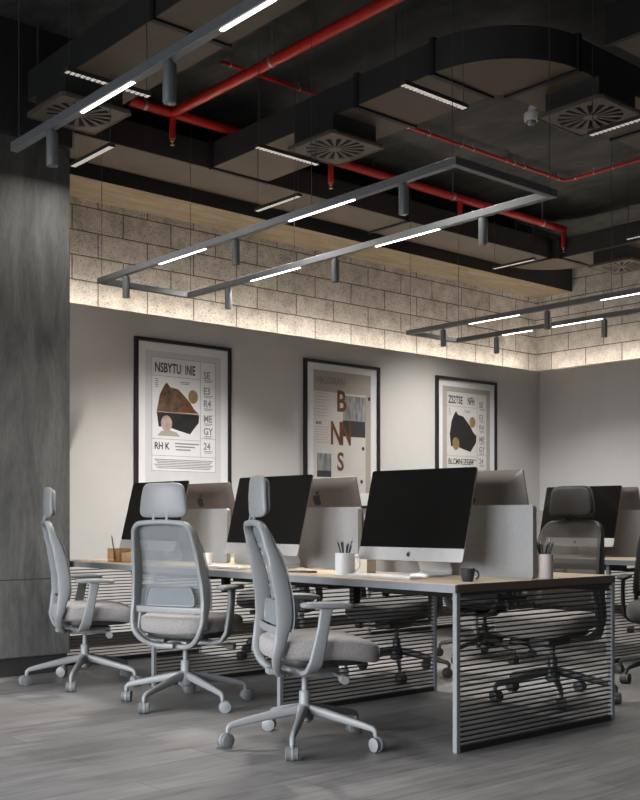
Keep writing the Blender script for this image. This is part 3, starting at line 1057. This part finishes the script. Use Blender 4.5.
def art_rock(dark, top, sub, grey):
    def art(t, W_, H_):
        pg = M['paper_tan'] if dark else M['paper_grey']
        pw = M['paper_warm'] if dark else M['paper_white']
        pr = fl(t, 'print', pg, 0, .03, .77, 1.15)
        x0, x1, zt, zb = -.322, .327, .553, -.40
        fl(t, 'inner_sheet', pw, 0, (zt + zb) / 2, x1 - x0, zt - zb, 1, pr)
        xr = .168
        li = [(0, zt, .65, .003), (0, zb, .65, .003), (x0, (zt + zb) / 2, .003, zt - zb), (x1, (zt + zb) / 2, .003, zt - zb),
              ((x0 + xr) / 2, .398, xr - x0, .003), (xr, (zt - .27) / 2, .003, zt + .27), ((x0 + xr) / 2, -.132, xr - x0, .003), (0, -.272, .65, .003), (.247, -.11, .158, .003)]
        rule_lines(t, 'border_lines', M['ink_mid'], li, 2, pr)
        words(t, 'title_lettering', M['ink'], [(top[0], -.295, .430, .112, .64), (top[1], .010, .430, .112, .52)], 2, pr)
        k = .77
        def T(pts):
            return [(x, (z - .30) * k + .347) for x, z in pts]
        rock = [(-.20, .265), (-.175, .30), (-.14, .25), (-.06, .235), (.0, .17), (.06, .10), (.10, .03), (.15, -.02)]
        low = [(.155, -.035), (.15, -.12), (.115, -.17), (.06, -.255), (-.08, -.215), (-.15, -.19), (-.255, -.19), (-.275, -.03)]
        poly(t, 'rock_picture', M['rock'] if dark else M['rock_brown'], T([(-.275, -.02), (-.26, .06), (-.245, .16)] + rock), 2, pr)
        poly(t, 'rock_lower_half', M['rock'], T(low), 2, pr)
        if not dark:
            poly(t, 'rock_vein', M['rust_ink'], T([(-.02, -.01), (.0, .10), (.04, .12), (.10, .025), (.06, -.015)]), 3, pr)
            poly(t, 'pale_seam', M['gold_ink'], T([(-.275, -.026), (.155, -.036), (.155, -.028), (-.275, -.016)]), 3, pr)
        else:
            poly(t, 'rock_middle', M['rock'], T([(-.275, -.035), (.155, -.045), (.155, -.015), (-.275, -.010)]), 3, pr)
        c = [(.092 + .050 * math.cos(2 * PI * q / 24), .243 + .058 * math.sin(2 * PI * q / 24)) for q in range(24)]
        poly(t, 'medallion_picture', M['gold_ink'], c, 2, pr)
        e = [(-.178 + .055 * math.cos(2 * PI * q / 24), .0 + .068 * math.sin(2 * PI * q / 24)) for q in range(24)]
        poly(t, 'oval_picture', M['gold_ink'] if dark else M['pink_ink'], e, 4, pr)
        if not dark:
            poly(t, 'shell_picture', M['paper_tan'], [(-.27, -.105), (-.23, -.065), (-.15, -.055), (-.08, -.07), (-.04, -.105)], 5, pr)
        zs = (.43, .295, .185, .055, -.055, -.185)
        it = [(s_, .200, z - .02, .085, .85) for s_, z in zip(('SE', 'E3', 'R4', 'ME', 'GY', '24'), zs)]
        words(t, 'side_symbols', M['ink_mid'], it, 2, pr)
        rule_lines(t, 'small_captions', M['ink_mid'], [(-.275, .37 - .016 * q, .03, .006) for q in range(5)] + [(.01, .36 - .014 * q, .10 - .02 * q, .006) for q in range(2)] +
                   [(.25, z - .035, .09, .006) for z in zs] + [(.245, z - .048, .07, .005) for z in zs], 2, pr)
        words(t, 'subtitle_lettering', M['ink'], [(sub, -.298, -.218, .082, .80)], 2, pr)
        bars = [(.03 - .02 * q, -.165 - .026 * q, .25 - .05 * q, .011) for q in range(3)]
        bars += [(0, -.305 - .014 * q, .60 - .03 * (q % 3), .007) for q in range(6)]
        rule_lines(t, 'body_text', M['ink_mid'], bars, 2, pr)
    return art

def art_letters(t, W_, H_):
    pr = fl(t, 'print', M['paper_warm'], 0, .03, .75, 1.16)
    fl(t, 'tan_header', M['paper_tan'], 0, .51, .75, .20, 1, pr)
    fl(t, 'tan_side_band', M['paper_tan'], .34, -.07, .07, .96, 1, pr)
    fl(t, 'grey_photo', M['photo_grey'], .155, .27, .30, .24, 2, pr)
    fl(t, 'black_patch', M['ink'], .15, .072, .30, .155, 2, pr)
    fl(t, 'small_photo', M['photo_grey'], -.24, -.265, .18, .17, 2, pr)
    fl(t, 'small_black_patch', M['ink'], -.24, -.375, .18, .06, 2, pr)
    words(t, 'header_lettering', M['ink_mid'], [('HBUSSRAN', -.35, .485, .095, .80)], 2, pr)
    words(t, 'rust_letter', M['rust_ink'], [('B', -.085, .235, .285, .82)], 3, pr)
    words(t, 'rust_letter', M['rust_ink'], [('N', -.165, -.085, .31, .66), ('N', -.03, -.085, .31, .60)], 3, pr)
    words(t, 'rust_letter', M['rust_ink'], [('S', -.075, -.335, .245, .80)], 3, pr)
    for x, z in ((.27, -.115), (.25, -.44), (.352, .38)):
        c = [(x + .018 * math.cos(2 * PI * q / 12), z + .02 * math.sin(2 * PI * q / 12)) for q in range(12)]
        poly(t, 'black_dot', M['ink'], c, 3, pr)
    rows = [(-.27 - .015 * (q % 2), .39 - .03 * q, .15 + .02 * (q % 3), .005) for q in range(8)] + [(-.26 - .01 * (q % 3), .07 - .024 * q, .17, .005) for q in range(7)]
    rule_lines(t, 'body_text', M['paper_tan'], rows, 2, pr)
    words(t, 'small_heading', M['ink'], [('BNS', -.345, .095, .04, 1.0)], 2, pr)

poster('framed poster of a brown rock, leftmost on the wall, white mount in black frame', 4.62, 5.595, 2.535, 1.13, art_rock(False, ('NSBYTU', 'INIE'), 'RH K', True))
poster('framed poster with big rust letters B N S, middle of the wall', 6.45, 7.43, 2.535, 1.13, art_letters)
poster('framed tan poster of a black rock, rightmost on the wall near the corner', 8.262, 9.24, 2.535, 1.13, art_rock(True, ('ZS2TSE', 'NFH'), 'BLCMN  71-84', True))

# ------------------------------------------------------------------ ducts
ZD, HD = 3.75, .20
def under(o):
    for p in o.data.polygons:
        if p.normal.z < -.7:
            p.material_index = 1  # downward faces take the brown colour, the rest stay black
    return o
def duct_box(parent, x0, x1, y0, y1, name='duct_section', zb=ZD, h=HD):
    return under(MB().box(((x0 + x1) / 2, (y0 + y1) / 2, zb + h / 2), (x1 - x0, y1 - y0, h), bev=.004, seg=1).build(name, [M['duct'], M['duct_under']], parent))
def flange(parent, c, along, w, zb=ZD, h=HD):
    """collar across a duct that runs along axis 'along'"""
    d = (.035, w + .03, h + .03) if along == 'x' else (w + .03, .035, h + .03)
    return MB().box((c[0], c[1], zb + h / 2), d).build('flange', M['flange'], parent)
def elbow(parent, cx, cy, ri, ro, a0, a1, zb=ZD, h=HD):
    n = 20
    mb = MB()
    sec = [(ri, zb), (ro, zb), (ro, zb + h), (ri, zb + h)]
    rings = []
    for k in range(n + 1):
        a = R(a0 + (a1 - a0) * k / n)
        rings.append([mb.b.verts.new((cx + r * math.cos(a), cy + r * math.sin(a), z)) for r, z in sec])
    for p, q in zip(rings, rings[1:]):
        for k in range(4):
            mb.b.faces.new((p[k], p[(k + 1) % 4], q[(k + 1) % 4], q[k]))
    mb.b.faces.new(rings[0]); mb.b.faces.new(rings[-1])
    return under(mb.build('elbow', [M['duct'], M['duct_under']], parent, smooth=30))
def hanger(parent, x, y, z0):
    MB().cyl((x, y, z0), (x, y, ZC), .006, n=6).build('hanger_rod', M['wire'], parent)

# main run along the poster wall, turning along the right wall
my0, my1 = 6.80, 7.305
rx0, rx1 = 9.20, 9.72
ic = (rx0 - .09, my0 - .09)
t = thing('ventilation_duct', 'long brown duct along the top of the poster wall, turning beside the right wall', 'duct', (0, 0, 0))
duct_box(t, 2.2, ic[0], my0, my1)
elbow(t, ic[0], ic[1], .09, .60, 0, 90)
duct_box(t, ic[0] + .09, ic[0] + .60, 1.0, ic[1])
flange(t, (ic[0], (my0 + my1) / 2), 'x', my1 - my0)
flange(t, (ic[0] + .345, ic[1]), 'y', .51)
flange(t, (7.0, (my0 + my1) / 2), 'x', my1 - my0)
for x in (4.5, 6.6, 8.6):
    hanger(t, x, my0 + .03, ZD + HD - .01)
for y in (5.2, 3.0):
    hanger(t, rx0 + .03, y, ZD + HD - .01)
# branch with the elbow nearest the viewer
bx0, bx1 = 4.80, 5.34
t = thing('ventilation_duct', 'brown duct running toward the viewer with a wide curved elbow near the top', 'duct', (0, 0, 0))
by = 4.45
duct_box(t, bx0, bx1, by, 5.47)
duct_box(t, bx0, bx1, 5.47, my0)
flange(t, ((bx0 + bx1) / 2, my0 - .03), 'y', bx1 - bx0)
flange(t, ((bx0 + bx1) / 2, 5.13), 'y', bx1 - bx0)
flange(t, ((bx0 + bx1) / 2, by), 'y', bx1 - bx0)
elbow(t, bx1 + .08, by, .08, .08 + (bx1 - bx0), 180, 270)
ex = bx1 + .08
duct_box(t, ex, 7.6, by - .08 - (bx1 - bx0), by - .08)
flange(t, (ex, by - .08 - (bx1 - bx0) / 2), 'x', bx1 - bx0)
flange(t, (6.6, by - .08 - (bx1 - bx0) / 2), 'x', bx1 - bx0)
for x, y in ((bx0 + .03, 6.2), (bx0 + .03, 4.8), (bx1 - .03, 5.6), (6.3, 4.30)):
    hanger(t, x, y, ZD + HD - .01)
# left branch
t = thing('ventilation_duct', 'brown duct at the top left running toward the viewer above the lit track', 'duct', (0, 0, 0))
duct_box(t, 3.13, 3.63, 4.96, my0)
duct_box(t, 3.13, 3.63, 1.5, 4.96)
flange(t, (3.38, 4.96), 'y', .50)
flange(t, (3.38, my0 - .03), 'y', .50)
for y in (6.4, 4.4, 2.8):
    hanger(t, 3.16, y, ZD + HD - .01)
# duct in the dark upper right
t = thing('ventilation_duct', 'dark duct in the upper right corner of the photo, half lost in shadow', 'duct', (0, 0, 0))
duct_box(t, 5.25, 8.8, 2.75, 3.50)
flange(t, (5.25, 3.125), 'x', .75)
hanger(t, 5.6, 3.44, ZD + HD - .01)
hanger(t, 7.6, 3.44, ZD + HD - .01)

# swirl diffusers
def make_diffuser(label):
    t = thing('air_diffuser', label, 'air diffuser', group='swirl air diffusers under the ducts')
    S = .50
    MB().box((0, 0, .085), (S - .10, S - .10, .13)).build('plenum_box', M['duct'], t)
    mb = MB()
    # square plate with a round opening, 48 radial cuts
    n = 48
    ri = .205
    inner, outer, inl, outl = [], [], [], []
    for k in range(n):
        a = 2 * PI * (k + .5) / n
        c, s_ = math.cos(a), math.sin(a)
        q = (S / 2) / max(abs(c), abs(s_))
        inner.append(mb.b.verts.new((ri * c, ri * s_, 0)))
        outer.append(mb.b.verts.new((q * c, q * s_, 0)))
        inl.append(mb.b.verts.new((ri * c, ri * s_, .018)))
        outl.append(mb.b.verts.new((q * c, q * s_, .018)))
    for k in range(n):
        j = (k + 1) % n
        mb.b.faces.new((inner[k], outer[k], outer[j], inner[j]))
        mb.b.faces.new((inl[k], inl[j], outl[j], outl[k]))
        mb.b.faces.new((inner[k], inner[j], inl[j], inl[k]))
        mb.b.faces.new((outer[k], outl[k], outl[j], outer[j]))
    for (a, b, w, h) in ((0, S / 2 - .012, S - .03, .008), (0, -S / 2 + .012, S - .03, .008), (S / 2 - .012, 0, .008, S - .03), (-S / 2 + .012, 0, .008, S - .03)):
        mb.box((a, b, -.003), (w, h, .006))
    pl = mb.build('face_plate', M['diffuser'], t)
    MB().cyl((0, 0, .0135), (0, 0, .0175), ri + .001, n=40).build('dark_void', M['void'], pl)
    vb = MB()
    nb = 16
    for k in range(nb):
        a = 2 * PI * k / nb
        rm = Matrix.Rotation(a, 4, 'Z') @ Matrix.Rotation(R(3), 4, 'X')
        pts = [(.04, -.004), (ri + .002, -.020), (ri + .002, .020), (.04, .004)]
        A = [vb.b.verts.new(rm @ Vector((x, y, .0015)) + Vector((0, 0, .002))) for x, y in pts]
        B_ = [vb.b.verts.new(rm @ Vector((x, y, -.0005)) + Vector((0, 0, .002))) for x, y in pts]
        vb.b.faces.new(A); vb.b.faces.new(B_[::-1])
        for i in range(4):
            j = (i + 1) % 4
            vb.b.faces.new((A[i], B_[i], B_[j], A[j]))
    vb.cyl((0, 0, -.002), (0, 0, .012), .045, n=24)
    vb.build('swirl_vanes', M['diffuser'], t)
    return t
ZP = ZD - .15
df = make_diffuser('square swirl diffuser under the curved duct at the upper centre')
place(df, 4.955, 5.515, ZP, 0)
place(copy_tree(df), 5.79, 4.0, ZP, 0, 'square swirl diffuser at the upper right below the short duct end')
place(copy_tree(df), 3.305, 6.12, ZP, 0, 'square swirl diffuser at the upper left behind the lit track')
place(copy_tree(df), 9.46, 6.16, ZP, 0, 'square swirl diffuser farthest back beside the right block wall')

# ------------------------------------------------------------------ red pipes
ZP1 = 4.03
def nozzle(parent, x, y, z, drop=.15):
    n_ = MB().cyl((x, y, z), (x, y, z - drop), .024, n=14).build('drop_pipe', M['red'], parent, smooth=40)
    mb = MB().cyl((x, y, z - drop), (x, y, z - drop - .022), .017, .014, n=12)
    mb.cyl((x, y, z - drop - .022), (x, y, z - drop - .045), .005, n=8)
    mb.cyl((x, y, z - drop - .045), (x, y, z - drop - .049), .016, n=14)
    mb.build('sprinkler_head', M['brass'], n_)
def clamp(parent, c, axis, r, rod=True):
    d = Vector((.012, 0, 0)) if axis == 'x' else Vector((0, .012, 0))
    c = Vector(c)
    d = d * (r / .036)
    mb = MB().cyl(c - d, c + d, r + .003, n=16)
    if rod:
        mb.cyl(c + Vector((0, 0, r)), Vector((c.x, c.y, ZC)), .005, n=6)
    return mb.build('clamp', M['zinc'], parent)
t = thing('sprinkler_pipe', 'thick red pipe running along the poster wall below the ceiling, with drop heads', 'pipe', (0, 0, 0))
PYY, px0, px1 = 6.655, 3.99, 9.18
MB().cyl((px0, PYY, ZP1), (px1, PYY, ZP1), .036, n=18).build('pipe_run', M['red'], t, smooth=40)
for x in (4.36, 5.93, 7.55, 9.16):
    nozzle(t, x, PYY, ZP1, .19)
for x in (4.12, 7.45, 8.8):
    clamp(t, (x, PYY, ZP1), 'x', .036)
t = thing('sprinkler_pipe', 'thick red pipe running diagonally up across the photo toward the viewer', 'pipe', (0, 0, 0))
MB().cyl((4.36, PYY - .02, ZP1), (4.36, 1.6, ZP1), .036, n=18).build('pipe_run', M['red'], t, smooth=40)
for y in (5.47, 3.6):
    clamp(t, (4.36, y, ZP1), 'y', .036)
ZP3 = 4.20
t = thing('sprinkler_pipe', 'thin red pipe close to the dark ceiling, bending at the right', 'pipe', (0, 0, 0))
MB().tube([(4.35, 6.02, ZP3), (5.5, 6.02, ZP3), (7.0, 6.02, ZP3), (8.25, 6.02, ZP3), (8.29, 6.01, ZP3), (8.31, 5.97, ZP3), (8.31, 4.6, ZP3), (8.31, 2.4, ZP3)], .015, 10).build('pipe_run', M['red'], t, smooth=40)
for x in (4.42, 4.62, 5.05, 6.0, 6.2, 6.45, 6.85, 7.0, 7.45, 7.55, 7.7, 8.05, 8.2):
    clamp(t, (x, 6.02, ZP3), 'x', .015, rod=True)
for y in (5.9, 5.7, 5.5, 5.0, 4.8, 4.6, 4.1):
    clamp(t, (8.31, y, ZP3), 'y', .015, rod=True)

# security camera
t = thing('security_camera', 'small white dome camera beside the upper right diffuser', 'camera', (5.80, 4.46, ZD + .0))
MB().box((0, -.065, .06), (.05, .05, .04), bev=.006).build('bracket', M['white_plastic'], t)
MB().tube([(0, -.05, .06), (0, -.01, .062), (0, .015, .045), (0, .018, .02)], .022, 12).build('arm', M['white_plastic'], t, smooth=50)
MB().lathe([(.030, .025), (.048, .012), (.050, -.02), (.044, -.04)], (0, .018, 0), n=24).build('dome_housing', M['white_plastic'], t, smooth=40)
MB().superell((0, .018, -.04), (.036, .036, .03), 1, 1, 20, 10).build('dome_lens', M['lens'], t, smooth=60)

# ------------------------------------------------------------------ linear louvre lamps
def make_linear(label):
    t = thing('linear_lamp', label, 'lamp', group='slim white louvre lamps hung from the ceiling')
    Lh, w = .50, .042
    mb = MB()
    for s_ in (-1, 1):
        mb.box((0, s_ * (w / 2 - .001), .010), (Lh, .002, .020))
        mb.box((s_ * (Lh / 2 - .001), 0, .010), (.002, w - .004, .020))
    mb.box((0, 0, .021), (Lh, w, .002))
    mb.build('housing', M['lamp_dark'], t)
    lv = MB()
    for k in range(17):
        lv.box((-Lh / 2 + (k + .5) * Lh / 17, 0, .004), (.017, w - .006, .006))
    lv.build('louver_grid', M['louver'], t)
    MB().box((0, 0, .016), (Lh - .01, w - .008, .004)).build('dark_back', M['void'], t)
    for s_ in (-1, 1):
        MB().cyl((s_ * (Lh / 2 - .02), 0, .022), (s_ * (Lh / 2 - .02), 0, ZC - 3.3), .0022, n=6).build('hanging_wire', M['wire'], t)
    return t
ln = make_linear('slim louvre lamp at the upper centre left of the round-vaned diffuser')
place(ln, 4.24, 5.165, 3.30, 0)
LL = [(3.32, 5.985, 90, 'slim louvre lamp just right of the concrete pier top'),
      (4.826, 5.995, 90, 'slim louvre lamp below the central diffuser, above the long rectangular track'),
      (4.243, 3.918, 0, 'slim louvre lamp in front of the curved duct elbow at the top'),
      (5.363, 3.46, 90, 'slim louvre lamp below the upper right diffuser'),
      (8.06, 6.43, 90, 'slim louvre lamp near the red pipe end above the far wall corner'),
      (2.834, 4.928, 0, 'slim louvre lamp at the upper left crossing behind the lit track'),
      (7.58, 4.64, 90, 'slim louvre lamp cut by the right photo edge near the block wall')]
for x, y, a, lab in LL:
    zz = 3.45 if x > 8 else 3.30
    lo_ = place(copy_tree(ln), x, y, zz, R(a), lab)
    for ch in lo_.children:
        if ch.name.startswith('hanging_wire'):
            ch.scale.z = (ZC - zz) / (ZC - 3.3)
for x, y, a in [(4.24, 5.165, 0)] + [q[:3] for q in LL]:
    ld = bpy.data.lights.new('louver_light', 'AREA')
    ld.shape = 'RECTANGLE'
    ld.size, ld.size_y = .48, .03
    ld.energy = 13.0 if (x < 3.5 and y > 5) else ((50.0 if x > 8 else 85.0) if y > 5.9 else 14.0)
    ld.color = (1.0, .96, .91)
    ld.spread = R(175) if (x < 3.5 and y > 5) else R(112)
    lo_ = bpy.data.objects.new('louver_light', ld)
    COL.objects.link(lo_)
    lo_.location = (x, y, 3.447 if x > 8 else 3.297)
    lo_.rotation_euler = (0, 0, R(a))

# ------------------------------------------------------------------ track lamps
ZL = 2.69
def track_lamp(label, x0, x1, y0, y1, strips, spots, wires):
    """rectangle of aluminium profiles; strips/spots: (x side, y) positions"""
    t = thing('pendant_track_lamp', label, 'lamp', (x0, y0, ZL), 0, 'pendant track lamps')
    w, h = .036, .040
    X, Y = x1 - x0, y1 - y0
    rails = [MB().box((x, Y / 2, h / 2), (w, Y + w, h), bev=.002, seg=1).build('long_rail', M['lamp_metal'], t) for x in ((0, X) if X else (0,))]
    for y in ((0, Y) if X else ()):
        MB().box((X / 2, y, h / 2), (X - w, w, h), bev=.002, seg=1).build('cross_rail', M['lamp_metal'], t)
    for sd, a, b in strips:
        x = 0 if sd == 0 else X
        MB().box((x, (a + b) / 2 - y0, .001), (.015, b - a, .008)).build('led_strip', M['led'], rails[sd])
    for sd, y in spots:
        x = 0 if sd == 0 else X
        mb = MB().cyl((x, y - y0, .004), (x, y - y0, -.012), .012, n=12)
        mb.lathe([(.024, -.155), (.025, -.153), (.025, -.014), (.023, -.012)], (x, y - y0, 0), n=20)
        sp = mb.build('spotlight', M['lamp_metal'], t, smooth=40)
        MB().cyl((x, y - y0, -.157), (x, y - y0, -.1545), .018, n=18).build('lens', M['lens'], sp)
    for sd, y in wires:
        x = 0 if sd == 0 else X
        MB().cyl((x, y - y0, h), (x, y - y0, ZC - ZL), .0022, n=6).build('hanging_wire', M['wire'], t)
    return t
track_lamp('long rectangular track lamp hanging over the front desk, grey with lit strips', 3.78, 4.53, 3.36, 6.69,
           [(0, 5.40, 5.92), (0, 4.06, 4.59), (1, 5.39, 5.92), (1, 4.15, 4.67)],
           [(0, 6.34), (0, 5.09), (0, 3.70), (1, 6.19), (1, 5.04), (1, 3.825)],
           [(0, 6.67), (0, 4.40), (0, 3.38), (1, 6.67), (1, 5.45), (1, 3.38)])
track_lamp('rectangular track lamp over the far desk at the right, grey with lit strips', 6.93, 7.58, 3.36, 6.72,
           [(0, 5.47, 6.00), (0, 4.2, 4.69), (1, 5.84, 6.17), (1, 5.1, 5.62)],
           [(0, 6.30), (0, 5.19), (0, 3.9), (1, 6.24), (1, 5.10), (1, 3.9)],
           [(0, 6.70), (0, 4.60), (1, 6.70), (1, 4.60)])
track_lamp('straight grey track lamp crossing the top left corner, nearest the viewer', 2.13, 2.13, 1.2, 4.53,
           [(0, 3.52, 3.92), (0, 2.66, 2.95)], [(0, 4.18), (0, 3.27)], [(0, 4.5), (0, 2.8), (0, 1.25)])

# ------------------------------------------------------------------ daylight and camera
wd = bpy.data.worlds.new('World')
SC.world = wd
wd.use_nodes = True
nt = wd.node_tree
bg = nt.nodes['Background']
bg.inputs['Strength'].default_value = 27.0
tc = N(nt, 'ShaderNodeTexCoord')
sp = N(nt, 'ShaderNodeSeparateXYZ')
nt.links.new(tc.outputs['Generated'], sp.inputs[0])
rp = ramp(nt, sp.outputs[2], [(.0, (.06, .06, .06)), (.49, (.10, .10, .10)), (.52, (.96, .95, .94)), (1.0, (.85, .88, .95))])
mr = N(nt, 'ShaderNodeMapRange')
mr.inputs['From Min'].default_value = -1
mr.inputs['From Max'].default_value = 1
nt.links.new(sp.outputs[2], mr.inputs['Value'])
nt.links.new(mr.outputs['Result'], rp.inputs[0])
nt.links.new(rp.outputs[0], bg.inputs['Color'])

cd = bpy.data.cameras.new('camera')
cd.sensor_width = 36.0
cd.lens = 36.0 * 1065.0 / 800.0
cd.shift_y = 119.0 / 800.0
cd.clip_start = .05
cam = bpy.data.objects.new('camera', cd)
COL.objects.link(cam)
cam.location = (0, 0, 1.027)
cam.rotation_euler = (R(90), 0, R(48.8806 - 90))
SC.camera = cam
vs = SC.view_settings
vs.view_transform = 'Standard'
vs.look = 'None'
vs.exposure = 0.0
vs.gamma = 1.0
vs.use_curve_mapping = False
SC.cycles.max_bounces = 7
SC.cycles.diffuse_bounces = 4
SC.cycles.glossy_bounces = 3
SC.cycles.transparent_max_bounces = 16
SC.cycles.caustics_reflective = False
SC.cycles.caustics_refractive = False
SC.cycles.sample_clamp_indirect = 6.0
